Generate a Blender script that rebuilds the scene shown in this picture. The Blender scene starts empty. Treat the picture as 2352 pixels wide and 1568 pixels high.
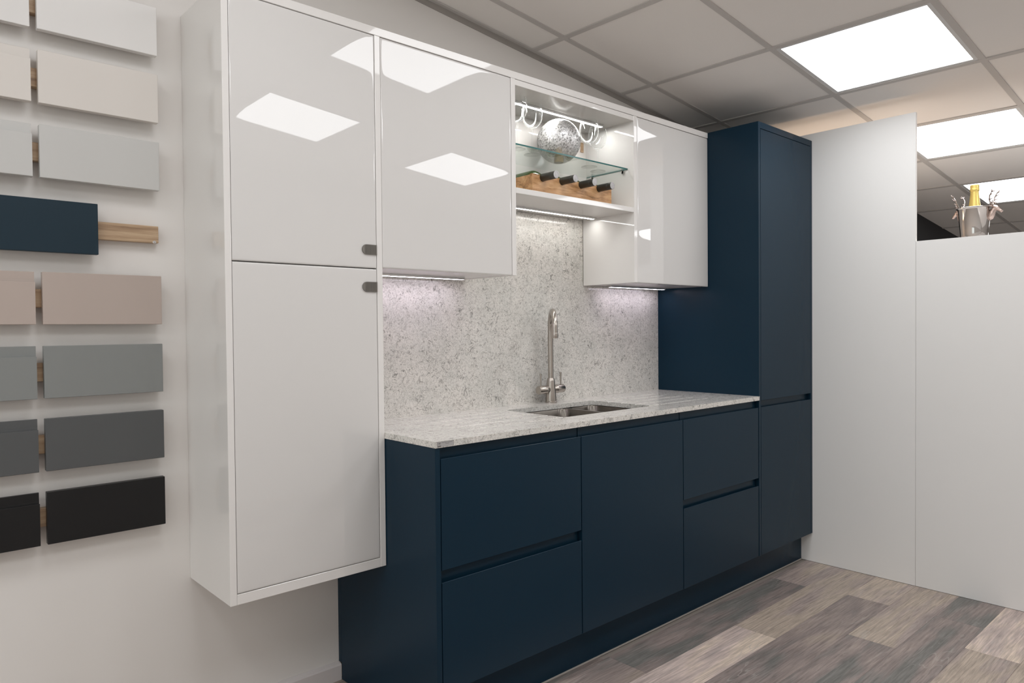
import bpy, bmesh, math, random
from mathutils import Vector, Matrix
from math import radians as R, sin, cos, pi

# ------------------------------------------------------------------ camera, world, exposure
scene = bpy.context.scene
C = scene.collection
cd = bpy.data.cameras.new('camera'); cam = bpy.data.objects.new('camera', cd); C.objects.link(cam)
cd.sensor_width = 36.0; cd.lens = 1642.336 / 2352 * 36.0; cd.clip_start = 0.05; cd.clip_end = 60
_y, _p, _r = R(42.39995), R(-1.06694), R(-0.53527)
_f = Vector((sin(_y)*cos(_p), cos(_y)*cos(_p), sin(_p))); _rt = Vector((cos(_y), -sin(_y), 0)); _up = _rt.cross(_f)
_rt, _up = cos(_r)*_rt + sin(_r)*_up, -sin(_r)*_rt + cos(_r)*_up
m = Matrix((_rt, _up, -_f)).transposed().to_4x4(); m.translation = Vector((-0.160169, -2.26005, 1.22249))
cam.matrix_world = m
scene.camera = cam
w = bpy.data.worlds.new('world'); scene.world = w; w.use_nodes = True
w.node_tree.nodes['Background'].inputs[0].default_value = (0.93, 0.97, 1.0, 1)
w.node_tree.nodes['Background'].inputs[1].default_value = 2.2   # overcast daylight, enters only by the added, unseen window on the left
scene.view_settings.view_transform = 'Standard'; scene.view_settings.look = 'None'
scene.view_settings.gamma = 1.0; scene.view_settings.use_curve_mapping = False
scene.view_settings.exposure = 0.0
scene.cycles.use_denoising = True
scene.cycles.max_bounces = 10; scene.cycles.diffuse_bounces = 6; scene.cycles.glossy_bounces = 5
scene.cycles.transparent_max_bounces = 24; scene.cycles.transmission_bounces = 8
scene.cycles.caustics_reflective = False; scene.cycles.caustics_refractive = False
scene.cycles.sample_clamp_indirect = 4.0

PANEL = 7.0          # radiance of the ceiling light panels
LED_UNDER = 25.0     # lilac LED bars under the wall cabinets
LED_OPEN = 26.0      # neutral LED bars in and under the open unit

# warm lamp on the far side of the partition, washing the ceiling there
la = bpy.data.lights.new('warm_display_lamp', 'AREA'); la.shape = 'RECTANGLE'; la.size = 1.3; la.size_y = 0.12
la.energy = 3.2; la.color = (1.0, 0.66, 0.38)
lo = bpy.data.objects.new('warm_display_lamp', la); C.objects.link(lo)
lo.location = (3.95, -0.75, 1.55); lo.rotation_euler = (pi, 0, pi/2)
lo['label'] = 'warm uplight behind the tall white partition washing the ceiling'; lo['category'] = 'lamp'

# ------------------------------------------------------------------ helpers
def tag(o, label=None, cat=None, group=None, kind=None):
    if label: o['label'] = label
    if cat: o['category'] = cat
    if group: o['group'] = group
    if kind: o['kind'] = kind
    return o

def empty(name, loc, label, cat, group=None, rz=0.0):
    o = bpy.data.objects.new(name, None); C.objects.link(o); o.location = loc; o.rotation_euler = (0, 0, rz)
    o.empty_display_size = 0.05
    return tag(o, label, cat, group)

def link(name, me, mat, parent=None, smooth=False):
    if mat is not None and not me.materials:
        for mm in (mat if isinstance(mat, (list, tuple)) else [mat]): me.materials.append(mm)
    if smooth:
        for p in me.polygons: p.use_smooth = True
    o = bpy.data.objects.new(name, me); C.objects.link(o)
    if parent is not None:
        o.parent = parent
        if parent.parent is not None or parent.type == 'EMPTY' or True:
            base = Vector((0, 0, 0)); q = parent
            mw = world_of(parent)
            o.matrix_parent_inverse = Matrix.Identity(4)
            o.matrix_local = mw.inverted()
    return o

def world_of(o):
    mw = o.matrix_basis.copy()
    q = o.parent
    while q is not None:
        mw = q.matrix_basis @ mw; q = q.parent
    return mw

def bm_mesh(bm, name='m'):
    bmesh.ops.recalc_face_normals(bm, faces=bm.faces[:])
    me = bpy.data.meshes.new(name); bm.to_mesh(me); bm.free(); return me

def add_box(bm, x0, x1, y0, y1, z0, z1, bev=0.0, seg=2):
    vs = [bm.verts.new((x, y, z)) for x in (x0, x1) for y in (y0, y1) for z in (z0, z1)]
    F = [(0, 1, 3, 2), (4, 6, 7, 5), (0, 4, 5, 1), (2, 3, 7, 6), (0, 2, 6, 4), (1, 5, 7, 3)]
    fs = [bm.faces.new([vs[i] for i in f]) for f in F]
    if bev > 0:
        es = set(e for f in fs for e in f.edges)
        bmesh.ops.bevel(bm, geom=list(es), offset=bev, segments=seg, affect='EDGES', profile=0.5)

def box(name, x0, x1, y0, y1, z0, z1, mat, parent=None, bev=0.0008, seg=1):
    bm = bmesh.new(); add_box(bm, min(x0, x1), max(x0, x1), min(y0, y1), max(y0, y1), min(z0, z1), max(z0, z1), bev, seg)
    return link(name, bm_mesh(bm, name), mat, parent)

def boxes(name, lst, mat, parent=None, bev=0.0008):
    bm = bmesh.new()
    for b in lst: add_box(bm, *b, bev, 1)
    return link(name, bm_mesh(bm, name), mat, parent)

def add_lathe(bm, prof, cx=0, cy=0, n=40, M=None, cap0=False, cap1=False):
    rings = []
    for r, z in prof:
        ring = []
        for i in range(n):
            a = 2*pi*i/n; v = Vector((cx + r*cos(a), cy + r*sin(a), z))
            if M is not None: v = M @ v
            ring.append(bm.verts.new(v))
        rings.append(ring)
    for a, b in zip(rings, rings[1:]):
        for i in range(n):
            bm.faces.new((a[i], a[(i+1) % n], b[(i+1) % n], b[i]))
    if cap0: bm.faces.new(rings[0][::-1])
    if cap1: bm.faces.new(rings[-1])

def lathe(name, prof, mat, parent=None, cx=0, cy=0, n=40, M=None, cap0=True, cap1=True, smooth=True):
    bm = bmesh.new(); add_lathe(bm, prof, cx, cy, n, M, cap0, cap1)
    me = bm_mesh(bm, name)
    o = link(name, me, mat, parent, smooth)
    if smooth: autosmooth(me)
    return o

def autosmooth(me, ang=35):
    # mark sharp edges by face angle
    bm = bmesh.new(); bm.from_mesh(me)
    for e in bm.edges:
        if len(e.link_faces) == 2 and e.calc_face_angle(0) > R(ang): e.smooth = False
    bm.to_mesh(me); bm.free()

def add_tube(bm, pts, rad, n=12, caps=True):
    pts = [Vector(p) for p in pts]; rads = rad if isinstance(rad, (list, tuple)) else [rad]*len(pts)
    rings = []; prev = None
    for i, p in enumerate(pts):
        d = (pts[min(i+1, len(pts)-1)] - pts[max(i-1, 0)]).normalized()
        if prev is None:
            u = d.orthogonal().normalized()
        else:
            u = (prev - d*prev.dot(d)).normalized()
        prev = u; v = d.cross(u)
        rings.append([bm.verts.new(p + rads[i]*(cos(2*pi*k/n)*u + sin(2*pi*k/n)*v)) for k in range(n)])
    for a, b in zip(rings, rings[1:]):
        for k in range(n): bm.faces.new((a[k], a[(k+1) % n], b[(k+1) % n], b[k]))
    if caps:
        bm.faces.new(rings[0][::-1]); bm.faces.new(rings[-1])

def add_poly_prism(bm, pts, x0, x1):
    """profile pts in (y,z) extruded along x"""
    a = [bm.verts.new((x0, y, z)) for y, z in pts]; b = [bm.verts.new((x1, y, z)) for y, z in pts]
    n = len(pts)
    for i in range(n): bm.faces.new((a[i], a[(i+1) % n], b[(i+1) % n], b[i]))
    bm.faces.new(a[::-1]); bm.faces.new(b)

def bow_door(name, x0, x1, z0, z1, yb, yf, mat, parent):
    """gloss slab whose front face rolls over softly at its edges"""
    us = [0, .0006, .0015, .003, .006, .011, .018, .028, .042]
    def line(a, b): return [a+u for u in us] + [(a+b)/2] + [b-u for u in reversed(us)]
    def dep(u): return 0.0016*math.exp(-u/0.0012) + 0.00030*math.exp(-u/0.013)
    xs, zs = line(x0, x1), line(z0, z1)
    bm = bmesh.new()
    g = [[bm.verts.new((x, yf + dep(x-x0) + dep(x1-x) + dep(z-z0) + dep(z1-z), z)) for z in zs] for x in xs]
    for i in range(len(xs)-1):
        for j in range(len(zs)-1):
            f = bm.faces.new((g[i][j], g[i+1][j], g[i+1][j+1], g[i][j+1])); f.smooth = True
    nx, nz = len(xs)-1, len(zs)-1
    rim = [g[i][0] for i in range(nx)] + [g[nx][j] for j in range(nz)] + [g[i][nz] for i in range(nx, 0, -1)] + [g[0][j] for j in range(nz, 0, -1)]
    fr = [bm.verts.new(v.co) for v in rim]; bk = [bm.verts.new((v.co.x, yb, v.co.z)) for v in rim]
    n = len(rim)
    for i in range(n): bm.faces.new((fr[i], bk[i], bk[(i+1) % n], fr[(i+1) % n]))
    bm.faces.new(bk)
    me = bpy.data.meshes.new(name)
    bmesh.ops.recalc_face_normals(bm, faces=bm.faces[:]); bm.to_mesh(me); bm.free()
    o = link(name, me, mat, parent)
    return o

# ------------------------------------------------------------------ materials
def new_mat(name):
    mt = bpy.data.materials.new(name); mt.use_nodes = True
    nt = mt.node_tree; b = nt.nodes['Principled BSDF']
    return mt, nt, b

def N(nt, t, **kw):
    n = nt.nodes.new(t)
    for k, v in kw.items():
        if k in ('operation', 'blend_type', 'data_type', 'noise_dimensions', 'feature', 'distance', 'wave_type', 'bands_direction'): setattr(n, k, v)
        else: n.inputs[k].default_value = v
    return n

def simple(name, col, rough=0.5, metal=0.0, spec=0.5, bump=0.0, bscale=300.0, coat=0.0, mottle=0.0):
    mt, nt, b = new_mat(name)
    b.inputs['Base Color'].default_value = (*col, 1); b.inputs['Roughness'].default_value = rough
    b.inputs['Metallic'].default_value = metal; b.inputs['Specular IOR Level'].default_value = spec
    b.inputs['Coat Weight'].default_value = coat; b.inputs['Coat Roughness'].default_value = 0.03
    tc = nt.nodes.new('ShaderNodeTexCoord')
    if bump:
        n = N(nt, 'ShaderNodeTexNoise', Scale=bscale, Detail=3.0); bp = N(nt, 'ShaderNodeBump', Strength=bump, Distance=0.001)
        nt.links.new(tc.outputs['Object'], n.inputs['Vector']); nt.links.new(n.outputs['Fac'], bp.inputs['Height'])
        nt.links.new(bp.outputs['Normal'], b.inputs['Normal'])
    if mottle:
        n = N(nt, 'ShaderNodeTexNoise', Scale=3.0, Detail=4.0)
        mx = nt.nodes.new('ShaderNodeMix'); mx.data_type = 'RGBA'
        mx.inputs[6].default_value = (*[c*(1-mottle) for c in col], 1); mx.inputs[7].default_value = (*[min(1, c*(1+mottle)) for c in col], 1)
        nt.links.new(tc.outputs['Object'], n.inputs['Vector']); nt.links.new(n.outputs['Fac'], mx.inputs[0])
        nt.links.new(mx.outputs[2], b.inputs['Base Color'])
    return mt

def emis(name, col, s):
    mt = bpy.data.materials.new(name); mt.use_nodes = True; nt = mt.node_tree; nt.nodes.clear()
    e = nt.nodes.new('ShaderNodeEmission'); o = nt.nodes.new('ShaderNodeOutputMaterial')
    e.inputs[0].default_value = (*col, 1); e.inputs[1].default_value = s; nt.links.new(e.outputs[0], o.inputs[0]); return mt

M_wall = simple('wall_paint', (0.77, 0.745, 0.72), 0.75, spec=0.25, bump=0.05, bscale=220, mottle=0.012)
M_part = simple('partition_paint', (0.84, 0.83, 0.815), 0.6, spec=0.3, bump=0.03, bscale=200, mottle=0.01)
M_dark = simple('charcoal_paint', (0.012, 0.012, 0.014), 0.7)
M_skirt = simple('skirting_gloss', (0.72, 0.68, 0.68), 0.35)
M_tile = simple('ceiling_tile_fibre', (0.86, 0.83, 0.80), 0.95, spec=0.1, bump=0.25, bscale=180, mottle=0.02)
M_bar = simple('ceiling_bar_enamel', (0.56, 0.535, 0.515), 0.6, spec=0.2)
M_void = simple('ceiling_void', (0.10, 0.10, 0.10), 0.9)
M_panelframe = simple('light_panel_frame', (0.66, 0.66, 0.66), 0.5)
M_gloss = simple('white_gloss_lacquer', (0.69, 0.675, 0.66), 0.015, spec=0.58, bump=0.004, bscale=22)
M_gloss_lit = simple('white_gloss_lacquer_lit', (0.78, 0.76, 0.74), 0.04, spec=0.45)  # same lacquer as the doors, paler: light from the left put into the colour
M_blue = simple('ink_blue_matt', (0.0058, 0.0235, 0.0425), 0.27, spec=0.17, bump=0.02, bscale=500)
M_bluedk = simple('ink_blue_recess', (0.007, 0.022, 0.040), 0.45, spec=0.3)
M_handle = None
M_alu = simple('aluminium_profile', (0.62, 0.61, 0.60), 0.3, metal=0.9)
M_chrome = simple('chrome', (0.7, 0.69, 0.68), 0.08, metal=1.0)
M_black = simple('black_plastic', (0.01, 0.01, 0.01), 0.4)
M_seal = simple('seal_strip_clear', (0.42, 0.39, 0.36), 0.4)
M_diff = emis('light_diffuser', (0.975, 0.985, 1.0), PANEL)
M_led1 = emis('led_lilac', (0.95, 0.86, 1.0), LED_UNDER)
M_led2 = emis('led_neutral', (1.0, 0.98, 0.94), LED_OPEN)
M_led3 = emis('led_neutral_top', (1.0, 0.98, 0.94), LED_OPEN*2.7)

def brushed(name, col, rough, axis_scale):
    mt, nt, b = new_mat(name); b.inputs['Metallic'].default_value = 1.0; b.inputs['Roughness'].default_value = rough
    tc = nt.nodes.new('ShaderNodeTexCoord'); mp = nt.nodes.new('ShaderNodeMapping'); mp.inputs['Scale'].default_value = axis_scale
    n = N(nt, 'ShaderNodeTexNoise', Scale=60.0, Detail=2.0); bp = N(nt, 'ShaderNodeBump', Strength=0.10, Distance=0.0005)
    cr = nt.nodes.new('ShaderNodeMix'); cr.data_type = 'RGBA'
    cr.inputs[6].default_value = (*[c*0.85 for c in col], 1); cr.inputs[7].default_value = (*[min(1, c*1.12) for c in col], 1)
    nt.links.new(tc.outputs['Object'], mp.inputs[0]); nt.links.new(mp.outputs[0], n.inputs['Vector'])
    nt.links.new(n.outputs['Fac'], bp.inputs['Height']); nt.links.new(bp.outputs['Normal'], b.inputs['Normal'])
    nt.links.new(n.outputs['Fac'], cr.inputs[0]); nt.links.new(cr.outputs[2], b.inputs['Base Color'])
    return mt
M_nickel = brushed('brushed_nickel', (0.47, 0.43, 0.39), 0.26, (8, 8, 0.4))
M_steel = brushed('brushed_sink_steel', (0.15, 0.135, 0.12), 0.26, (1, 20, 1))
M_bucket = simple('polished_bucket_steel', (0.45, 0.42, 0.40), 0.07, metal=1.0)
M_stag = simple('antiqued_cast_silver', (0.50, 0.40, 0.36), 0.22, metal=1.0, bump=0.9, bscale=260)
M_antler = simple('bright_cast_silver', (0.34, 0.29, 0.27), 0.18, metal=1.0)
M_foil = simple('gold_foil', (0.80, 0.62, 0.20), 0.32, metal=0.85, bump=0.8, bscale=130)
M_greenglass = simple('dark_green_bottle_glass', (0.035, 0.06, 0.012), 0.06, spec=0.6)
M_capsule = simple('charcoal_bottle_capsule', (0.035, 0.033, 0.028), 0.32, metal=0.2, bump=0.3, bscale=200)
M_captop = simple('silver_capsule_top', (0.40, 0.39, 0.39), 0.35, metal=0.6, bump=0.5, bscale=160)

def wood(name, c1, c2, c3, scale=(3, 40, 40), rough=0.45):
    mt, nt, b = new_mat(name); b.inputs['Roughness'].default_value = rough
    tc = nt.nodes.new('ShaderNodeTexCoord'); mp = nt.nodes.new('ShaderNodeMapping'); mp.inputs['Scale'].default_value = scale
    n = N(nt, 'ShaderNodeTexNoise', Scale=1.0, Detail=6.0, Distortion=0.6); n2 = N(nt, 'ShaderNodeTexNoise', Scale=7.0, Detail=3.0)
    cr = nt.nodes.new('ShaderNodeValToRGB'); e = cr.color_ramp.elements
    e[0].position = .33; e[0].color = (*c1, 1); e[1].position = .68; e[1].color = (*c3, 1); q = e.new(.5); q.color = (*c2, 1)
    mx = nt.nodes.new('ShaderNodeMath'); mx.operation = 'MULTIPLY_ADD'; mx.inputs[1].default_value = .35; 
    bp = N(nt, 'ShaderNodeBump', Strength=0.2, Distance=0.0006)
    nt.links.new(tc.outputs['Object'], mp.inputs[0]); nt.links.new(mp.outputs[0], n.inputs['Vector']); nt.links.new(mp.outputs[0], n2.inputs['Vector'])
    sb = nt.nodes.new('ShaderNodeMath'); sb.operation = 'SUBTRACT'; sb.inputs[1].default_value = .5
    nt.links.new(n2.outputs['Fac'], sb.inputs[0]); nt.links.new(sb.outputs[0], mx.inputs[0]); nt.links.new(n.outputs['Fac'], mx.inputs[2])
    nt.links.new(mx.outputs[0], cr.inputs[0]); nt.links.new(cr.outputs[0], b.inputs['Base Color'])
    nt.links.new(n2.outputs['Fac'], bp.inputs['Height']); nt.links.new(bp.outputs['Normal'], b.inputs['Normal'])
    return mt
M_oak = wood('oak_batten', (0.27, 0.17, 0.10), (0.42, 0.285, 0.175), (0.53, 0.385, 0.25), (3, 60, 60))
M_rack = wood('warm_oak_rack', (0.24, 0.115, 0.04), (0.50, 0.27, 0.12), (0.66, 0.40, 0.21), (6, 30, 34))

def stone():
    mt, nt, b = new_mat('white_quartz'); b.inputs['Roughness'].default_value = 0.14; b.inputs['Specular IOR Level'].default_value = 0.5
    L = nt.links.new
    tc = nt.nodes.new('ShaderNodeTexCoord')
    warp = N(nt, 'ShaderNodeTexNoise', Scale=26.0, Detail=2.0)
    vm = nt.nodes.new('ShaderNodeVectorMath'); vm.operation = 'MULTIPLY_ADD'; vm.inputs[1].default_value = (.035, .035, .035)
    L(tc.outputs['Object'], warp.inputs['Vector']); L(warp.outputs['Color'], vm.inputs[0]); L(tc.outputs['Object'], vm.inputs[2])
    # base grain
    g = N(nt, 'ShaderNodeTexNoise', Scale=170.0, Detail=3.0, Roughness=0.65, Distortion=1.2); L(vm.outputs[0], g.inputs['Vector'])
    cr = nt.nodes.new('ShaderNodeValToRGB'); e = cr.color_ramp.elements
    e[0].position = .30; e[0].color = (0.36, 0.345, 0.32, 1); e[1].position = .58; e[1].color = (0.80, 0.78, 0.745, 1)
    q = e.new(.44); q.color = (0.66, 0.64, 0.605, 1)
    L(g.outputs['Fac'], cr.inputs[0])
    # cloud patches
    c = N(nt, 'ShaderNodeTexNoise', Scale=9.0, Detail=3.0, Distortion=0.5); L(tc.outputs['Object'], c.inputs['Vector'])
    ccr = nt.nodes.new('ShaderNodeValToRGB'); e = ccr.color_ramp.elements
    e[0].position = .35; e[0].color = (0.90, 0.905, 0.90, 1); e[1].position = .62; e[1].color = (1.0, 0.99, 0.985, 1); L(c.outputs['Fac'], ccr.inputs[0])
    m1 = nt.nodes.new('ShaderNodeMix'); m1.data_type = 'RGBA'; m1.blend_type = 'MULTIPLY'; m1.inputs[0].default_value = 1
    L(cr.outputs[0], m1.inputs[6]); L(ccr.outputs[0], m1.inputs[7])
    # curling dark wisps: ridges of a noise, kept only in scattered spots
    def wisps(scale, width, lo, hi, mscale, col, fac, prev):
        r = N(nt, 'ShaderNodeTexNoise', Scale=scale, Detail=1.5, Distortion=1.6); L(vm.outputs[0], r.inputs['Vector'])
        a = nt.nodes.new('ShaderNodeMath'); a.operation = 'SUBTRACT'; a.inputs[1].default_value = .5; L(r.outputs['Fac'], a.inputs[0])
        ab = nt.nodes.new('ShaderNodeMath'); ab.operation = 'ABSOLUTE'; L(a.outputs[0], ab.inputs[0])
        mr = nt.nodes.new('ShaderNodeMapRange'); mr.inputs[1].default_value = width*.35; mr.inputs[2].default_value = width; mr.inputs[3].default_value = 1; mr.inputs[4].default_value = 0
        L(ab.outputs[0], mr.inputs[0])
        k = N(nt, 'ShaderNodeTexNoise', Scale=mscale, Detail=2.0); L(tc.outputs['Object'], k.inputs['Vector'])
        kr = nt.nodes.new('ShaderNodeMapRange'); kr.inputs[1].default_value = lo; kr.inputs[2].default_value = hi; L(k.outputs['Fac'], kr.inputs[0])
        mu = nt.nodes.new('ShaderNodeMath'); mu.operation = 'MULTIPLY'; L(mr.outputs[0], mu.inputs[0]); L(kr.outputs[0], mu.inputs[1])
        mf = nt.nodes.new('ShaderNodeMath'); mf.operation = 'MULTIPLY'; mf.inputs[1].default_value = fac; L(mu.outputs[0], mf.inputs[0])
        mx = nt.nodes.new('ShaderNodeMix'); mx.data_type = 'RGBA'; mx.inputs[7].default_value = (*col, 1)
        L(mf.outputs[0], mx.inputs[0]); L(prev.outputs[2], mx.inputs[6]); return mx
    a1 = wisps(24, .020, .52, .585, 24, (0.17, 0.165, 0.15), .72, m1)
    a2 = wisps(46, .034, .53, .60, 36, (0.24, 0.23, 0.21), .62, a1)
    a3 = wisps(13, .009, .55, .61, 9, (0.22, 0.20, 0.175), .6, a2)
    a4 = wisps(95, .06, .60, .66, 55, (0.15, 0.145, 0.13), .65, a3)
    L(a4.outputs[2], b.inputs['Base Color'])
    return mt
M_stone = stone()

def floor_mat():
    mt, nt, b = new_mat('vinyl_plank'); b.inputs['Roughness'].default_value = 0.42; b.inputs['Specular IOR Level'].default_value = 0.35
    L = nt.links.new
    oi = nt.nodes.new('ShaderNodeObjectInfo'); tc = nt.nodes.new('ShaderNodeTexCoord')
    off = nt.nodes.new('ShaderNodeVectorMath'); off.operation = 'MULTIPLY_ADD'; off.inputs[1].default_value = (37, 91, 0)
    L(oi.outputs['Random'], off.inputs[0]); L(tc.outputs['Object'], off.inputs[2])
    def nz(sc, scale, det, dist, rough=.55):
        mp = nt.nodes.new('ShaderNodeMapping'); mp.inputs['Scale'].default_value = sc; L(off.outputs[0], mp.inputs[0])
        n = N(nt, 'ShaderNodeTexNoise', Scale=scale, Detail=det, Distortion=dist, Roughness=rough); L(mp.outputs[0], n.inputs['Vector']); return n
    n1 = nz((1.6, 13, 1), 1.0, 3, .5)      # broad streaks of tone
    n1b = nz((2.6, 7, 1), 1.0, 2, .3)      # hue drift
    n2 = nz((7, 120, 1), 1.0, 5, .3, .7)   # fine grain
    n3 = nz((3.2, 16, 1), 1.0, 1.0, 1.8)   # cathedral figure
    hue = nt.nodes.new('ShaderNodeValToRGB'); e = hue.color_ramp.elements
    e[0].position = .34; e[0].color = (0.165, 0.160, 0.150, 1); e[1].position = .64; e[1].color = (0.350, 0.290, 0.240, 1)
    q = e.new(.44); q.color = (0.245, 0.203, 0.190, 1); q = e.new(.55); q.color = (0.305, 0.250, 0.228, 1)
    # shift the hue by the object's red channel, lighten by its green channel
    sp = nt.nodes.new('ShaderNodeSeparateColor'); L(oi.outputs['Color'], sp.inputs[0])
    mixn = nt.nodes.new('ShaderNodeMix'); mixn.data_type = 'FLOAT'; mixn.inputs[0].default_value = .45; L(n1.outputs['Fac'], mixn.inputs[2]); L(n1b.outputs['Fac'], mixn.inputs[3])
    sh = nt.nodes.new('ShaderNodeMath'); sh.operation = 'ADD'; L(mixn.outputs[0], sh.inputs[0])
    s5 = nt.nodes.new('ShaderNodeMath'); s5.operation = 'SUBTRACT'; s5.inputs[1].default_value = .5; L(sp.outputs[0], s5.inputs[0])
    L(s5.outputs[0], sh.inputs[1]); L(sh.outputs[0], hue.inputs[0])
    gr = nt.nodes.new('ShaderNodeMapRange'); gr.inputs[1].default_value = .25; gr.inputs[2].default_value = .75; gr.inputs[3].default_value = .52; gr.inputs[4].default_value = 1.48
    L(n2.outputs['Fac'], gr.inputs[0])
    m1 = nt.nodes.new('ShaderNodeVectorMath'); m1.operation = 'SCALE'; L(hue.outputs[0], m1.inputs[0]); L(gr.outputs[0], m1.inputs[3])
    m2 = nt.nodes.new('ShaderNodeVectorMath'); m2.operation = 'SCALE'; L(m1.outputs[0], m2.inputs[0])
    g2 = nt.nodes.new('ShaderNodeMath'); g2.operation = 'MULTIPLY'; g2.inputs[1].default_value = 2.35; L(sp.outputs[1], g2.inputs[0]); L(g2.outputs[0], m2.inputs[3])
    # limed white figure lines
    fr = nt.nodes.new('ShaderNodeMath'); fr.operation = 'MULTIPLY'; fr.inputs[1].default_value = 26.0; L(n3.outputs['Fac'], fr.inputs[0])
    sn = nt.nodes.new('ShaderNodeMath'); sn.operation = 'SINE'; L(fr.outputs[0], sn.inputs[0])
    sr = nt.nodes.new('ShaderNodeMapRange'); sr.inputs[1].default_value = .86; sr.inputs[2].default_value = 1.0; L(sn.outputs[0], sr.inputs[0])
    mk = nz((2.2, 9, 1), 1.0, 2, .4); kr = nt.nodes.new('ShaderNodeMapRange'); kr.inputs[1].default_value = .52; kr.inputs[2].default_value = .66; L(mk.outputs['Fac'], kr.inputs[0])
    mu = nt.nodes.new('ShaderNodeMath'); mu.operation = 'MULTIPLY'; L(sr.outputs[0], mu.inputs[0]); L(kr.outputs[0], mu.inputs[1])
    mf = nt.nodes.new('ShaderNodeMath'); mf.operation = 'MULTIPLY'; mf.inputs[1].default_value = .45; L(mu.outputs[0], mf.inputs[0])
    mx = nt.nodes.new('ShaderNodeMix'); mx.data_type = 'RGBA'; mx.inputs[7].default_value = (0.46, 0.43, 0.40, 1)
    L(mf.outputs[0], mx.inputs[0]); L(m2.outputs[0], mx.inputs[6]); L(mx.outputs[2], b.inputs['Base Color'])
    bp = N(nt, 'ShaderNodeBump', Strength=0.12, Distance=0.0008); L(n2.outputs['Fac'], bp.inputs['Height']); L(bp.outputs['Normal'], b.inputs['Normal'])
    return mt
M_plank = floor_mat()
M_sub = simple('subfloor', (0.36, 0.32, 0.29), 0.7)

def thin_glass(name, tint, edge, base, rough=0.01, rim_light=0.0):
    mt = bpy.data.materials.new(name); mt.use_nodes = True; nt = mt.node_tree; nt.nodes.clear(); L = nt.links.new
    o = nt.nodes.new('ShaderNodeOutputMaterial'); t = nt.nodes.new('ShaderNodeBsdfTransparent'); g = nt.nodes.new('ShaderNodeBsdfGlossy')
    t.inputs[0].default_value = (*tint, 1); g.inputs[0].default_value = (1, 1, 1, 1); g.inputs['Roughness'].default_value = rough
    lw = nt.nodes.new('ShaderNodeLayerWeight'); lw.inputs[0].default_value = .5
    pw = nt.nodes.new('ShaderNodeMath'); pw.operation = 'POWER'; pw.inputs[1].default_value = 4.0; L(lw.outputs['Facing'], pw.inputs[0])
    ma = nt.nodes.new('ShaderNodeMath'); ma.operation = 'MULTIPLY_ADD'; ma.inputs[1].default_value = edge; ma.inputs[2].default_value = base; L(pw.outputs[0], ma.inputs[0])
    mx = nt.nodes.new('ShaderNodeMixShader'); L(ma.outputs[0], mx.inputs[0]); L(t.outputs[0], mx.inputs[1]); L(g.outputs[0], mx.inputs[2]); df = nt.nodes.new('ShaderNodeBsdfDiffuse'); df.inputs[0].default_value = (.9, .9, .9, 1)
    p2 = nt.nodes.new('ShaderNodeMath'); p2.operation = 'POWER'; p2.inputs[1].default_value = 5.0; L(lw.outputs['Facing'], p2.inputs[0])
    m2 = nt.nodes.new('ShaderNodeMath'); m2.operation = 'MULTIPLY'; m2.inputs[1].default_value = rim_light; L(p2.outputs[0], m2.inputs[0])  # pale diffuse painted on grazing rims, standing in for reflected light
    mz = nt.nodes.new('ShaderNodeMixShader'); L(m2.outputs[0], mz.inputs[0]); L(mx.outputs[0], mz.inputs[1]); L(df.outputs[0], mz.inputs[2]); L(mz.outputs[0], o.inputs[0])
    return mt
M_wine = thin_glass('wine_glass_crystal', (0.975, 0.98, 0.98), .13, .018, .01, .55)
M_shelfglass = thin_glass('shelf_glass_face', (0.94, 0.965, 0.95), .5, .05)
M_shelfedge = simple('shelf_glass_polished_edge', (0.02, 0.13, 0.125), 0.12, spec=0.6)

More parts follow.
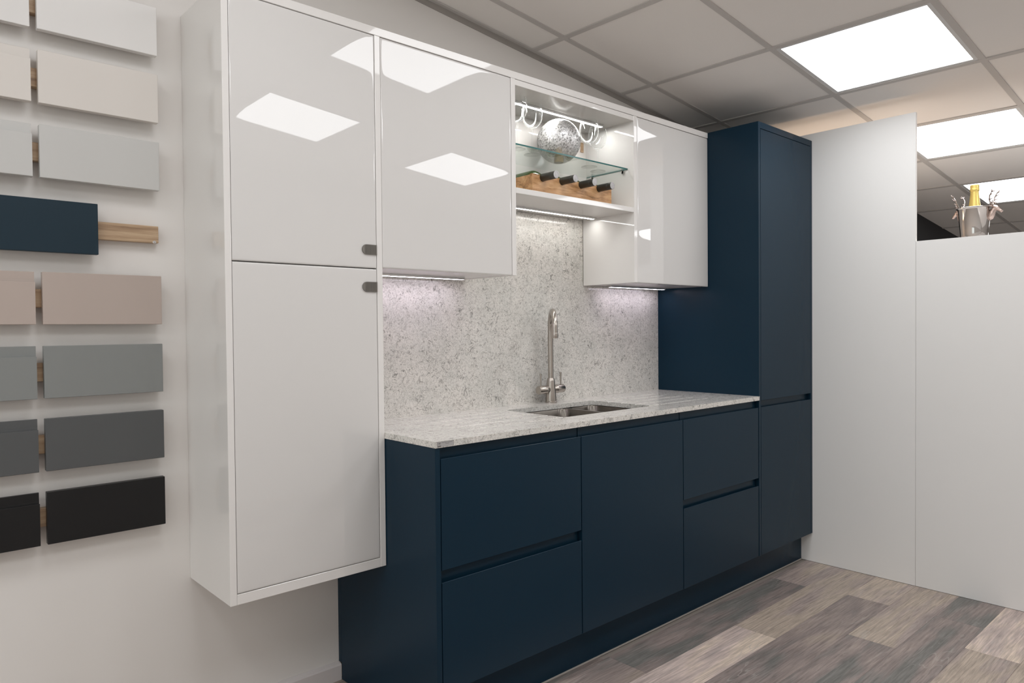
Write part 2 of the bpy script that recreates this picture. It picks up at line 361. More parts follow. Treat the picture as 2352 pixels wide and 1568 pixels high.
def globe_mat():
    mt = bpy.data.materials.new('crackled_mercury_glass'); mt.use_nodes = True; nt = mt.node_tree; nt.nodes.clear(); L = nt.links.new
    o = nt.nodes.new('ShaderNodeOutputMaterial'); tc = nt.nodes.new('ShaderNodeTexCoord')
    n = N(nt, 'ShaderNodeTexNoise', Scale=140.0, Detail=4.0, Roughness=.75); L(tc.outputs['Object'], n.inputs['Vector'])
    big = N(nt, 'ShaderNodeTexNoise', Scale=22.0, Detail=2.0); L(tc.outputs['Object'], big.inputs['Vector'])
    cr = nt.nodes.new('ShaderNodeValToRGB'); e = cr.color_ramp.elements
    e[0].position = .40; e[0].color = (0.24, 0.24, 0.24, 1); e[1].position = .54; e[1].color = (0.93, 0.93, 0.93, 1); q = e.new(.46); q.color = (0.55, 0.55, 0.55, 1)
    L(n.outputs['Fac'], cr.inputs[0])
    bp = N(nt, 'ShaderNodeBump', Strength=0.9, Distance=0.002); L(n.outputs['Fac'], bp.inputs['Height'])
    g = nt.nodes.new('ShaderNodeBsdfGlossy'); g.inputs['Roughness'].default_value = .22; L(cr.outputs[0], g.inputs[0]); L(bp.outputs[0], g.inputs['Normal'])
    g2 = nt.nodes.new('ShaderNodeBsdfGlossy'); g2.inputs['Roughness'].default_value = .02; g2.inputs[0].default_value = (.95, .95, .95, 1)
    t = nt.nodes.new('ShaderNodeBsdfTransparent'); t.inputs[0].default_value = (.95, .93, .9, 1)
    # silvering thins out towards the underside
    sx = nt.nodes.new('ShaderNodeSeparateXYZ'); L(tc.outputs['Object'], sx.inputs[0])
    mr = nt.nodes.new('ShaderNodeMapRange'); mr.inputs[1].default_value = -.085; mr.inputs[2].default_value = -.035; mr.inputs[3].default_value = .60; mr.inputs[4].default_value = .12
    L(sx.outputs[2], mr.inputs[0])
    df = nt.nodes.new('ShaderNodeBsdfDiffuse'); L(cr.outputs[0], df.inputs[0])
    m0 = nt.nodes.new('ShaderNodeMixShader'); m0.inputs[0].default_value = .35; L(g.outputs[0], m0.inputs[1]); L(df.outputs[0], m0.inputs[2])
    m1 = nt.nodes.new('ShaderNodeMixShader'); L(mr.outputs[0], m1.inputs[0]); L(m0.outputs[0], m1.inputs[1]); L(t.outputs[0], m1.inputs[2])
    m2 = nt.nodes.new('ShaderNodeMixShader'); m2.inputs[0].default_value = .04; L(m1.outputs[0], m2.inputs[1]); L(g2.outputs[0], m2.inputs[2])
    L(m2.outputs[0], o.inputs[0]); return mt
M_globe = globe_mat()

# ------------------------------------------------------------------ measurements
WX0, WX1, WX2, WX3 = .5698, .5880, 1.0420, 1.0625       # tall white cabinet
WF = -.3196; WZB = .4733; WZT = 2.165; WDT = 2.139; WUB = 1.4165; WUBx = 1.4165
O0, O1, O2, O3 = 1.6178, 1.6393, 2.3378, 2.3600         # open unit side panels
BX0 = 1.0640; BF = -.5849; TF = -.5879; BZT = .8769; WKT = .8958
D1, D2, D3, D4 = 1.0840, 1.6901, 2.3056, 2.9150
T0, T1 = 2.9186, 3.4623
DZ1, DZ2, DZ3, DZ4 = .8427, .5150, .4793, .1500
TZT = 2.1665; PX = 3.4640; S = -.0200
def zc(x, y): return 2.6419 - .1049*x + .0082*y         # the suspended ceiling falls gently to the right
XL, XR, YB, YN = -3.6, 8.4, 0.0, -3.40

# ------------------------------------------------------------------ room shell
def wall(name, x0, x1, y0, y1, mat, z1=None):
    """vertical slab rising past the sloping ceiling's underside"""
    bm = bmesh.new()
    vs = []
    for x in (x0, x1):
        for y in (y0, y1):
            for z in (-.02, (zc(x, y)+.12) if z1 is None else z1): vs.append(bm.verts.new((x, y, z)))
    for f in [(0, 1, 3, 2), (4, 6, 7, 5), (0, 4, 5, 1), (2, 3, 7, 6), (0, 2, 6, 4), (1, 5, 7, 3)]: bm.faces.new([vs[i] for i in f])
    return tag(link(name, bm_mesh(bm, name), mat), kind='structure')
wall('wall_back', XL, 4.9, 0.0, .12, M_wall)
tag(wall('wall_far', 4.9, XR, -.36, .12, M_dark), 'charcoal painted wall seen far behind the partition opening')
# left wall with a wide unseen window, added to bring light from the left
WY0, WY1, WZ0, WZ1 = -3.1, -.35, .55, 2.70
bm = bmesh.new()
add_box(bm, XL-.12, XL, YN-.12, .12, -.02, WZ0); add_box(bm, XL-.12, XL, YN-.12, .12, WZ1, 3.25)
add_box(bm, XL-.12, XL, YN-.12, WY0, WZ0, WZ1); add_box(bm, XL-.12, XL, WY1, .12, WZ0, WZ1)
tag(link('wall_left', bm_mesh(bm), M_wall), kind='structure')
bm = bmesh.new()
for a in ((WY0, WY0+.05), (WY1-.05, WY1), ((WY0+WY1)/2-.025, (WY0+WY1)/2+.025)): add_box(bm, XL-.09, XL-.03, a[0], a[1], WZ0+.001, WZ1-.001)
for a in ((WZ0+.001, WZ0+.05), (WZ1-.05, WZ1-.001)): add_box(bm, XL-.09, XL-.03, WY0+.051, (WY0+WY1)/2-.026, a[0], a[1]); add_box(bm, XL-.09, XL-.03, (WY0+WY1)/2+.026, WY1-.051, a[0], a[1])
WIN = tag(link('added_window_1', bm_mesh(bm), M_skirt), kind='structure')
wall('wall_front', XL, XR, YN-.12, YN, M_wall)
wall('wall_end', XR, XR+.12, YN, .12, M_wall)
fl = tag(box('floor', XL, XR, YN, .12, -.06, -.003, M_sub, bev=0), kind='structure')

# partition: one tall board then one lower board, both 18 mm, on the right
pr = bpy.data.objects.new('wall_right', None); C.objects.link(pr); pr['kind'] = 'structure'
pr.location = (PX, -1.07, 0)
box('wall_panel', PX, PX+.018, -1.0715, -.004, .0005, 2.2035, M_part, pr, bev=.0007)
box('wall_panel', PX, PX+.018, YN+.002, -1.0725, .0005, 1.6075, M_part, pr, bev=.0007)

# skirting along the back wall, left of the kitchen
bm = bmesh.new()
add_poly_prism(bm, [(-.0005, .0005), (-.022, .0005), (-.022, .052), (-.018, .057), (-.004, .060), (-.0005, .060)], XL+.01, BX0-.001)
tag(link('baseboard_back', bm_mesh(bm), M_skirt), kind='structure')

# floor planks, laid along X in rows 0.1757 deep, each 1.22 long
PW, PL = .1757, 1.2200
joint = {0: 1.872, 1: 2.463, 2: 3.130, 3: 2.707, 4: 3.150, 5: 2.900, 6: 2.25, 7: 2.98, 8: 2.6}
# (hue shift, lightness) of the planks the photo shows: key (row, k) with k = 0 for the plank left of the joint
tone = {(0, 0): (.47, .43), (0, 1): (.40, .43), (0, 2): (.52, .55), (1, 0): (.57, .80), (1, 1): (.60, .53), (2, 0): (.47, .44),
        (2, 1): (.66, .60), (3, 0): (.42, .47), (3, 1): (.62, .54), (4, 0): (.42, .47), (4, 1): (.38, .47), (5, 0): (.62, .52), (5, 1): (.57, .78),
        (6, 0): (.50, .46), (6, 1): (.58, .55), (7, 0): (.40, .45)}
rng = random.Random(5)
plank_meshes = {}
def plank(x0, x1, y0, y1, col):
    key = (round(x1-x0, 4), round(y1-y0, 4)); cx, cy = (x0+x1)/2, (y0+y1)/2
    if key not in plank_meshes:
        bm = bmesh.new(); hx, hy, i = (x1-x0)/2-.0002, (y1-y0)/2-.0002, .0009
        lo = [bm.verts.new(p) for p in ((-hx, -hy, -.003), (hx, -hy, -.003), (hx, hy, -.003), (-hx, hy, -.003))]
        md = [bm.verts.new((v.co.x, v.co.y, -.0007)) for v in lo]
        tp = [bm.verts.new(p) for p in ((-hx+i, -hy+i, 0), (hx-i, -hy+i, 0), (hx-i, hy-i, 0), (-hx+i, hy-i, 0))]
        for a, b in ((lo, md), (md, tp)):
            for k in range(4): bm.faces.new((a[k], a[(k+1) % 4], b[(k+1) % 4], b[k]))
        bm.faces.new(tp); me = bpy.data.meshes.new('plank'); bm.to_mesh(me); bm.free(); me.materials.append(M_plank)
        plank_meshes[key] = me
    o = bpy.data.objects.new('plank', plank_meshes[key]); C.objects.link(o)
    o.parent = fl; o.location = (cx, cy, 0); o.color = (col[0], col[1], 0, 1)
row = -4
while True:
    y1 = -.549 - PW*row; y0 = y1 - PW
    if y0 < YN: break
    y1c = min(y1, -.0005); y0c = y0
    if y1c - y0c > .01:
        j = joint.get(row, 2.0 + rng.random()*PL)
        xr = PX - .0005 if y1 < -.50 else 3.46
        k = 0; x1 = j
        segs = []
        while x1 > -2.9: segs.append((x1-PL, x1, k)); x1 -= PL; k -= 1
        x0 = j; k = 1
        while x0 < xr - .01: segs.append((x0, min(x0+PL, xr), k)); x0 += PL; k += 1
        for a, b, k in segs:
            if y1 > -.50 and a > 1.0: continue          # nothing to see under the kitchen
            col = tone.get((row, k), (rng.uniform(.40, .66), rng.uniform(.42, .60)))
            plank(a, b, y0c, y1c, col)
    row += 1

# ------------------------------------------------------------------ ceiling: backing, tiles, bars, edge trim
bm = bmesh.new()
vs = [bm.verts.new((x, y, zc(x, y)+dz)) for dz in (.05, .09) for x, y in ((XL, YN), (XR, YN), (XR, .12), (XL, .12))]
for f in [(3, 2, 1, 0), (4, 5, 6, 7), (0, 1, 5, 4), (1, 2, 6, 5), (2, 3, 7, 6), (3, 0, 4, 7)]: bm.faces.new([vs[i] for i in f])
ceil = tag(link('ceiling', bm_mesh(bm), M_void), kind='structure')
GX, GY, G = 2.0324, -.1984, .6
HB = .0125
cols = list(range(-13, 11)); rows = list(range(-1, 11))
def is_light(i, j): return (i % 2 != 0) and (j % 2 != 0) and j >= 1 and i >= -12 and (i <= 5 or (j == 3 and i <= 9)) and j <= 3
tile_meshes = {}
def shear_box(dx0, dx1, dy0, dy1, z0, z1):
    bm = bmesh.new(); vs = []
    for x in (dx0, dx1):
        for y in (dy0, dy1):
            for z in (z0, z1): vs.append(bm.verts.new((x, y, z - .1049*x + .0082*y)))
    for f in [(0, 1, 3, 2), (4, 6, 7, 5), (0, 4, 5, 1), (2, 3, 7, 6), (0, 2, 6, 4), (1, 5, 7, 3)]: bm.faces.new([vs[i] for i in f])
    return bm_mesh(bm, 'shear_box')
def place_shear(name, x0, x1, y0, y1, z0, z1, mat, parent):
    key = (name, round(x1-x0, 4), round(y1-y0, 4), z0)
    if key not in tile_meshes:
        me = shear_box(-(x1-x0)/2, (x1-x0)/2, -(y1-y0)/2, (y1-y0)/2, z0, z1); me.materials.append(mat); tile_meshes[key] = me
    o = bpy.data.objects.new(name, tile_meshes[key]); C.objects.link(o); o.parent = parent
    cx, cy = (x0+x1)/2, (y0+y1)/2; o.location = (cx, cy, zc(cx, cy)); return o
light_cells = []
for i in cols:
    for j in rows:
        x0, x1 = GX + G*i, GX + G*(i+1); y1 = GY - G*j; y0 = y1 - G
        if j == -1: y1 = -.001
        if y0 < YN: y0 = YN
        x0 = max(x0, XL); x1 = min(x1, XR)
        if x1-x0 < .05 or y1-y0 < .05: continue
        if is_light(i, j) and x1-x0 > .59: light_cells.append((i, j, x0, x1, y0, y1)); continue
        g = .0105
        place_shear('ceiling_tile', x0+g, x1-g, y0+g, y1-(g if j >= 0 else .003), .004, .016, M_tile, ceil)
for i in range(-13, 12):      # long bars running away from the wall
    x = GX + G*i
    if XL < x < XR: place_shear('grid_bar', x-HB, x+HB, YN, -.001, -.0005, .030, M_bar, ceil)
for j in range(0, 11):
    y = GY - G*j
    if y > YN: place_shear('grid_bar', XL, XR, y-HB, y+HB, 0, .031, M_bar, ceil)
place_shear('edge_trim', XL, 4.9, -.0225, -.001, -.001, .003, M_bar, ceil)
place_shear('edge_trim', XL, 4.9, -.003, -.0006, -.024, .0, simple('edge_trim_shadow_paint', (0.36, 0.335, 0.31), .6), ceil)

names = {(1, 1): 'large bright square ceiling light in full view above the blue larder',
         (3, 1): 'bright square ceiling light half hidden by the partition top',
         (-1, 1): 'ceiling light reflected across the tall cabinet and the wall cabinet beside it',
         (-1, 3): 'ceiling light mirrored as a slanted patch in the upper tall cabinet door',
         (1, 3): 'ceiling light mirrored low in the door of the left wall cabinet',
         (5, 1): 'farthest square ceiling light, seen behind the gold foiled bottle'}
for (i, j, x0, x1, y0, y1) in light_cells:
    cx, cy = (x0+x1)/2, (y0+y1)/2
    e = empty('ceiling_light', (cx, cy, zc(cx, cy)), names.get((i, j), 'square white ceiling light panel of the same grid, outside the view'),
              'ceiling light', 'square ceiling light panels')
    h = .2875; r = .272
    key = 'lf'
    if key not in tile_meshes:
        bm = bmesh.new()
        def ring(d, z): return [bm.verts.new((sx*d, sy*d, z - .1049*sx*d + .0082*sy*d)) for sx, sy in ((-1, -1), (1, -1), (1, 1), (-1, 1))]
        a, b, c, d_ = ring(h, .006), ring(h, .002), ring(r, .002), ring(r, .0065)
        for p, q in ((a, b), (b, c), (c, d_)):
            for k in range(4): bm.faces.new((p[k], p[(k+1) % 4], q[(k+1) % 4], q[k]))
        me = bm_mesh(bm, 'light_frame'); me.materials.append(M_panelframe); tile_meshes[key] = me
        bm = bmesh.new(); q = ring(r, .005); bm.faces.new(q); me = bpy.data.meshes.new('diffuser'); bm.normal_update()
        if bm.faces[:][0].normal.z > 0: bmesh.ops.reverse_faces(bm, faces=bm.faces[:])
        bm.to_mesh(me); bm.free(); me.materials.append(M_diff); tile_meshes['ld'] = me
    for nm, k in (('frame', 'lf'), ('diffuser', 'ld')):
        o = bpy.data.objects.new(nm, tile_meshes[k]); C.objects.link(o); o.parent = e

ym = (WY0+WY1)/2  # glazing of the added window
for a, b in ((WY0+.0505, ym-.0255), (ym+.0255, WY1-.0505)):
    box('pane', XL-.063, XL-.057, a, b, WZ0+.0505, WZ1-.0505, M_shelfglass, WIN, 0)

# ------------------------------------------------------------------ white gloss wall run
YC = WF + .020     # carcass front behind the doors
# tall cabinet hung on the wall
tc_ = empty('tall_wall_cabinet', ((WX0+WX3)/2, 0, WZB), 'tall white gloss two-door cabinet hung on the wall beside the door samples', 'cabinet')
box('side_panel', WX0, WX1, WF, -.0005, WZB, WZT, M_gloss_lit, tc_, .0012, 2)
box('side_panel', WX2+.0005, WX3-.0003, WF, -.0005, WZB, WDT, M_gloss_lit, tc_, .0012, 2)
box('bottom_panel', WX1+.0002, WX2+.0003, WF+.0002, -.001, WZB, .5020, M_gloss_lit, tc_, .0010)
box('carcass', WX1+.001, WX2-.001, YC+.003, -.001, .5022, WDT-.001, M_gloss_lit, tc_, 0)
dU = bow_door('door', WX1+.0015, WX2-.0012, 1.4140, WDT-.0022, YC, WF, M_gloss, tc_)
dL = bow_door('door', WX1+.0015, WX2-.0012, .5040, 1.4102, YC, WF, M_gloss, tc_)
def handle(parent, zc_):
    # ribbed half-round pull plate
    x0, x1, h = .9888, WX2-.0012, .0155
    bm = bmesh.new(); out = []
    for k in range(13):
        a = pi/2 + pi*k/12; out.append((x0+h + h*cos(a), zc_ + h*sin(a)))
    out += [(x1, zc_-h), (x1, zc_+h)]
    f = [bm.verts.new((x, WF-.0035, z)) for x, z in out]; b = [bm.verts.new((x, WF-.0001, z)) for x, z in out]
    n = len(out)
    for i in range(n): bm.faces.new((f[i], f[(i+1) % n], b[(i+1) % n], b[i]))
    bm.faces.new(f); bm.faces.new(b)
    hd = link('handle', bm_mesh(bm), M_hand, parent)
    hd['label'] = 'grey ribbed half-round metal handle'
    # ribs
    bm = bmesh.new(); x = x0 + .010
    while x < x1 - .002:
        hh = h - .0015
        if x < x0 + h: hh = math.sqrt(max(0, h*h-(x0+h-x)**2)) - .0015
        add_box(bm, x, x+.0013, WF-.0045, WF-.0034, zc_-hh, zc_+hh); x += .0027
    link('rib', bm_mesh(bm), M_hand, hd)['kind'] = 'stuff'
M_hand = simple('grey_ribbed_nickel', (0.25, 0.235, 0.215), 0.35, metal=0.75)
handle(dU, 1.4705); handle(dL, 1.3550)

# long cornice panel over the whole white run
tag(box('cornice_panel', WX1+.0003, T0-.0006, WF, -.0008, WDT+.0004, WZT, M_gloss_lit, None, .0010), 'long thin white gloss panel along the top of all the white cabinets', 'panel')

def wall_unit(name, label, x0, x1, sides, doorx):
    e = empty(name, ((x0+x1)/2, 0, WUB), label, 'cabinet')
    for a, b, zb in sides: box('side_panel', a, b, WF, -.021, zb, WDT, M_gloss_lit, e, .0010)
    box('carcass', doorx[0]-.0002, doorx[1]+.0002, YC+.001, -.021, WUB+.0015, WDT-.001, M_under, e, .0004)
    bow_door('door', doorx[0]+.001, doorx[1]-.0012, WUB, WDT-.0022, YC, WF, M_gloss, e)
    return e
M_under = simple('cabinet_underside_melamine', (0.66, 0.63, 0.64), 0.18)
wall_unit('wall_cabinet', 'white gloss wall cabinet between the tall cabinet and the lit glass shelf', WX3, O0,
          [], (WX3+.0002, O0-.0002))
wall_unit('wall_cabinet', 'white gloss wall cabinet next to the tall blue larder', O3, T0,
          [], (O3, T0-.0008))

# open display unit
ou = empty('open_display_unit', ((O0+O3)/2, 0, WUB), 'white open display unit with lit glass shelf between the wall cabinets', 'display unit')
box('side_panel', O0+.0003, O1, WF, -.021, WUB, WDT, M_gloss_lit, ou, .0010)
box('side_panel', O2, O3-.0003, WF, -.021, WUB, WDT, M_gloss_lit, ou, .0010)
box('top_panel', O1+.0001, O2-.0001, WF+.0002, -.022, 2.1165, WDT-.0018, M_gloss_lit, ou, .0008)
box('bottom_shelf', O1+.0001, O2-.0001, WF+.0002, -.022, 1.7206, 1.7414, M_gloss_lit, ou, .0010)
box('back_panel', O1+.0001, O2-.0001, -.042, -.022, 1.7416, 2.1163, M_gloss_lit, ou, .0003)
bm = bmesh.new(); add_box(bm, O1+.001, O2-.001, -.286, -.048, 1.9100, 1.9160)
me = bm_mesh(bm); me.materials.append(M_shelfglass); me.materials.append(M_shelfedge)
for p in me.polygons: p.material_index = 0 if abs(p.normal.z) > .5 else (1 if p.normal.y < -.5 or abs(p.normal.x) > .5 else 0)
gs = link('glass_shelf', me, None, ou); gs['label'] = 'clear glass shelf with green polished edge'
for x, sx in ((O1, 1), (O2, -1)):
    for y in (-.262, -.086):
        bm = bmesh.new()
        add_box(bm, min(x+sx*.0002, x+sx*.016), max(x+sx*.0002, x+sx*.016), y-.005, y+.005, 1.9068, 1.9098, .0008)
        add_tube(bm, [(x+sx*.0002, y, 1.9005), (x+sx*.007, y, 1.9005)], .0065, 14)
        add_box(bm, min(x+sx*.001, x+sx*.007), max(x+sx*.001, x+sx*.007), y-.004, y+.004, 1.896, 1.908, .0006)
        link('shelf_pin', bm_mesh(bm), M_chrome, ou)
wt = box('mounting_block', 2.300, 2.3175, -.0480, -.0421, 2.026, 2.070, M_oak, ou, .0008); wt['label'] = 'small wooden block on the back panel'

# LED bars
def led(x0, x1, y, ztop, mat, label, w=.026):
    e = empty('led_bar', ((x0+x1)/2, y, ztop), label, 'light', 'slim LED bars of the kitchen')
    bm = bmesh.new()
    add_poly_prism(bm, [(y-w/2, ztop-.0004), (y-w/2, ztop-.003), (y-w/2+.004, ztop-.0075), (y-w/2+.006, ztop-.0075), (y-w/2+.006, ztop-.0045),
                        (y+w/2-.006, ztop-.0045), (y+w/2-.006, ztop-.0075), (y+w/2-.004, ztop-.0075), (y+w/2, ztop-.003), (y+w/2, ztop-.0004)], x0, x1)
    link('housing', bm_mesh(bm), M_alu, e)
    box('end_cap', x0-.0015, x0, y-w/2, y+w/2, ztop-.008, ztop-.0004, M_alu, e, .0003)
    box('end_cap', x1, x1+.0015, y-w/2, y+w/2, ztop-.008, ztop-.0004, M_alu, e, .0003)
    box('diffuser', x0+.001, x1-.001, y-w/2+.0064, y+w/2-.0064, ztop-.0078, ztop-.0050, mat, e, 0)
led(1.100, 1.560, -.098, WUB+.0015, M_led1, 'slim lilac-white LED bar under the left wall cabinet')
led(2.445, 2.870, -.088, WUB+.0015, M_led1, 'slim lilac-white LED bar under the cabinet beside the blue larder')
led(1.670, 2.315, -.105, 1.7206, M_led2, 'slim white LED bar under the open display unit')
led(1.670, 2.290, -.178, 2.1165, M_led3, 'slim bright LED bar inside the top of the open display unit')

# ------------------------------------------------------------------ backsplash, worktop
bs = bmesh.new()
add_box(bs, WX3+.0004, T0-.0006, S, -.0006, WKT+.0002, WUB+.0010)
add_box(bs, O1+.0004, O2-.0004, S, -.0006, WUB+.0010, 1.7202)
tag(link('backsplash', bm_mesh(bs), M_stone), 'speckled white quartz upstand panel covering the wall behind the sink', 'backsplash')

bm = bmesh.new(); add_box(bm, WX3+.0002, T0-.0004, TF, -.0006, BZT, WKT)
wme = bm_mesh(bm); wk = link('worktop', wme, M_stone)
SX0, SX1, SY0, SY1 = 1.735, 2.258, -.466, -.140
def rrect(x0, x1, y0, y1, r, n=8):
    pts = []
    for cx, cy, a0 in ((x1-r, y0+r, -pi/2), (x1-r, y1-r, 0), (x0+r, y1-r, pi/2), (x0+r, y0+r, pi)):
        for k in range(n+1):
            a = a0 + pi/2*k/n; pts.append((cx+r*cos(a), cy+r*sin(a)))
    return pts
def prism_z(bm, pts, z0, z1):
    a = [bm.verts.new((x, y, z0)) for x, y in pts]; b = [bm.verts.new((x, y, z1)) for x, y in pts]; n = len(pts)
    for i in range(n): bm.faces.new((a[i], a[(i+1) % n], b[(i+1) % n], b[i]))
    bm.faces.new(a[::-1]); bm.faces.new(b)
cut = bmesh.new(); prism_z(cut, rrect(SX0, SX1, SY0, SY1, .022), BZT-.02, WKT+.02)
cutters = [bpy.data.objects.new('cut', bm_mesh(cut))]
gb = bmesh.new()
for k in range(5):
    y = -.158 - .0752*k
    # drainer channels: shallow at the far end, deepening towards the bowl
    add_tube(gb, [(SX1-.05, y, WKT+.0018), (2.690, y, WKT+.0040)], .0052, 12)
    add_tube(gb, [(SX0+.05, y, WKT+.0018), (1.300, y, WKT+.0040)], .0052, 12)
cutters.append(bpy.data.objects.new('cut', bm_mesh(gb)))
for c in cutters:
    C.objects.link(c)
    md = wk.modifiers.new('b', 'BOOLEAN'); md.operation = 'DIFFERENCE'; md.solver = 'EXACT'; md.object = c
md = wk.modifiers.new('v', 'BEVEL'); md.width = .0009; md.segments = 2; md.limit_method = 'ANGLE'; md.angle_limit = R(50)
dg = bpy.context.evaluated_depsgraph_get(); nm = bpy.data.meshes.new_from_object(wk.evaluated_get(dg))
wk.modifiers.clear(); wk.data = nm
for c in cutters: bpy.data.objects.remove(c)
tag(wk, 'speckled white quartz worktop with sink cut-out and draining grooves', 'worktop')
# sticker plate on the worktop's front corner
st = box('label_plate', 1.0690, 1.1290, TF-.0006, TF-.0001, .8795, .8945, simple('plate_silver_grey', (0.42, 0.41, 0.41), 0.35), wk, 0)
st['label'] = 'small grey supplier plate with a dark outline'
M_ink = simple('plate_print', (0.10, 0.095, 0.09), 0.5)
pr_ = bmesh.new(); yy = TF-.0006
def q(x0, x1, z0, z1): add_box(pr_, x0, x1, yy-.0002, yy, z0, z1)
q(1.069, 1.129, .8940, .8945); q(1.069, 1.0697, .8795, .8945); q(1.1285, 1.129, .8795, .8945)
q(1.0715, 1.083, .8805, .8834)
for a in range(3):                                   # linked ring emblem
    cx = 1.0745 + .0028*a
    for k in range(10):
        t0 = 2*pi*k/10; x, z = cx+.0019*cos(t0), .8895+.0019*sin(t0); q(x-.0004, x+.0004, z-.0004, z+.0004)
for k, (a, b, z) in enumerate([(1.086, 1.094, .8905), (1.0955, 1.104, .8905), (1.106, 1.124, .8905), (1.099, 1.112, .8870)]): q(a, b, z, z+.0009)
link('print', bm_mesh(pr_), M_ink, st)

# sink: two pressed bowls under the cut-out
sk = empty('sink', ((SX0+SX1)/2, (SY0+SY1)/2, BZT), 'undermounted stainless steel sink with two bowls', 'sink')
def bowl(x0, x1, y0, y1, depth):
    bm = bmesh.new(); rings = []
    spec = [(0, 0, .040), (.002, .003, .040), (.006, depth*.55, .042), (.010, depth-.022, .045), (.018, depth-.006, .040), (.034, depth, .030)]
    for inset, d, r in spec:
        rings.append([bm.verts.new((x, y, BZT-.0012-d)) for x, y in rrect(x0+inset, x1-inset, y0+inset, y1-inset, r, 6)])
    n = len(rings[0])
    for a, b in zip(rings, rings[1:]):
        for k in range(n): bm.faces.new((a[k], a[(k+1) % n], b[(k+1) % n], b[k]))
    bm.faces.new(rings[-1])
    bm2 = bm; me = bpy.data.meshes.new('bowl'); bmesh.ops.recalc_face_normals(bm2, faces=bm2.faces[:])
    bm2.to_mesh(me); bm2.free()
    o = link('bowl', me, M_steel, sk, True); autosmooth(me, 60); return o
DV = 2.082
b1 = bowl(SX0-.004, DV-.008, SY0-.004, SY1+.004, .165); b2 = bowl(DV+.008, SX1+.004, SY0-.004, SY1+.004, .125)
# flange around and between the bowls
bm = bmesh.new(); add_box(bm, DV-.0085, DV+.0085, SY0-.004, SY1+.004, BZT-.006, BZT-.0010, .002)
link('divider', bm_mesh(bm), M_steel, sk)
for bx, cx, dd in ((b1, (SX0+DV)/2, .165), (b2, (SX1+DV)/2, .125)):
    lathe('drain', [(.0, -.0012), (.030, -.0012), (.043, .0008), (.045, .0030), (.045, .0)], M_chrome, bx, cx, (SY0+SY1)/2, 28,
          Matrix.Translation((0, 0, BZT-.0012-dd)), False, False)

# ------------------------------------------------------------------ tap
TX, TY = 2.070, -.067
tap = empty('kitchen_tap', (TX, TY, WKT), 'brushed nickel swan neck mixer tap with two upright levers', 'tap')
lathe('body', [(.0265, .0002), (.0265, .006), (.0245, .008), (.0225, .040), (.0205, .060), (.0180, .090), (.0150, .106), (.0138, .1075)], M_nickel, tap, TX, TY, 40,
      Matrix.Translation((0, 0, WKT)))
sd = Vector((-.624, -.780, 0)); Rr = .078; zt = 1.305 - .0118
pts = [(TX, TY, WKT+.104), (TX, TY, 1.05), (TX, TY, 1.12), (TX, TY, zt-Rr-.01)]
for k in range(1, 17):
    a = pi*k/16; o_ = sd*(Rr*(1-cos(a))); pts.append((TX+o_.x, TY+o_.y, zt-Rr + Rr*sin(a)))
ex = pts[-1]
bm = bmesh.new(); add_tube(bm, pts + [(ex[0], ex[1], 1.202)], .0118, 24); me = bm_mesh(bm)
link('spout', me, M_nickel, tap, True); autosmooth(me)
lathe('aerator', [(.0125, 1.1790), (.0132, 1.1800), (.0132, 1.2000), (.0125, 1.2018)], M_nickel, tap, ex[0], ex[1], 28)
zb = WKT + .058
for s in (-1, 1):
    Mx = Matrix.Translation((TX, TY, zb)) @ Matrix.Rotation(s*pi/2, 4, 'Y')
    arm = lathe('valve', [(.0125, .010), (.0165, .026), (.0185, .032), (.0185, .0325), (.0178, .0330), (.0178, .0336), (.0185, .0342), (.0185, .0745), (.0172, .0765)], M_nickel, tap, 0, 0, 36, Mx)
    lx = TX + s*.062
    bm = bmesh.new(); add_tube(bm, [(lx, TY, zb+.016), (lx, TY, zb+.050), (lx, TY, zb+.072)], [.0030, .0036, .0048], 16)
    me = bm_mesh(bm); link('lever', me, M_nickel, arm, True); autosmooth(me)

# ------------------------------------------------------------------ blue base run
def j_front(name, x0, x1, z0, z1, parent, lip=True):
    """handleless front: 22 mm slab, its top scooped away behind a thin front nose, back lip standing proud"""
    yf, yb = BF, BF+.0255
    bm = bmesh.new(); b = .0009
    if lip:
        pts = [(yb, z0), (yf+b, z0), (yf, z0+b), (yf, z1-b), (yf+b, z1), (yf+.0028, z1), (yf+.0045, z1-.008), (yf+.0085, z1-.017), (yf+.0135, z1-.018),
               (yf+.0165, z1-.011), (yf+.0178, z1), (yf+.0185, z1+.0325), (yb, z1+.0325)]
    else:
        pts = [(yb, z0), (yf+b, z0), (yf, z0+b), (yf, z1-b), (yf+b, z1), (yb, z1)]
    add_poly_prism(bm, pts, x0, x1)
    return link(name, bm_mesh(bm), M_blue, parent)
YBC = BF + .0265
def base_unit(name, label, x0, x1, fronts):
    e = empty(name, ((x0+x1)/2, -.3, DZ4), label, 'cabinet')
    # open-topped carcass (leaves room for the sink bowls)
    bm = bmesh.new()
    a, b = x0-.0005, x1+.0005
    add_box(bm, a, a+.016, YBC, -.03, DZ4, BZT-.0006); add_box(bm, b-.016, b, YBC, -.03, DZ4, BZT-.0006)
    add_box(bm, a+.0161, b-.0161, YBC, -.03, DZ4, DZ4+.016); add_box(bm, a+.0161, b-.0161, -.045, -.03, DZ4+.0161, BZT-.0006)
    add_box(bm, a+.0161, b-.0161, YBC, YBC+.016, BZT-.10, BZT-.0006)
    add_box(bm, a+.0161, b-.0161, YBC, YBC+.016, .47, .56)
    link('carcass', bm_mesh(bm), M_bluedk, e)
    for nm_, z0, z1, lip in fronts: j_front(nm_, x0+.0005, x1-.0005, z0, z1, e, lip)
    return e
endp = box('end_panel', BX0, D1-.002, BF, -.0225, .0005, BZT-.0004, M_blue, None, .0010)
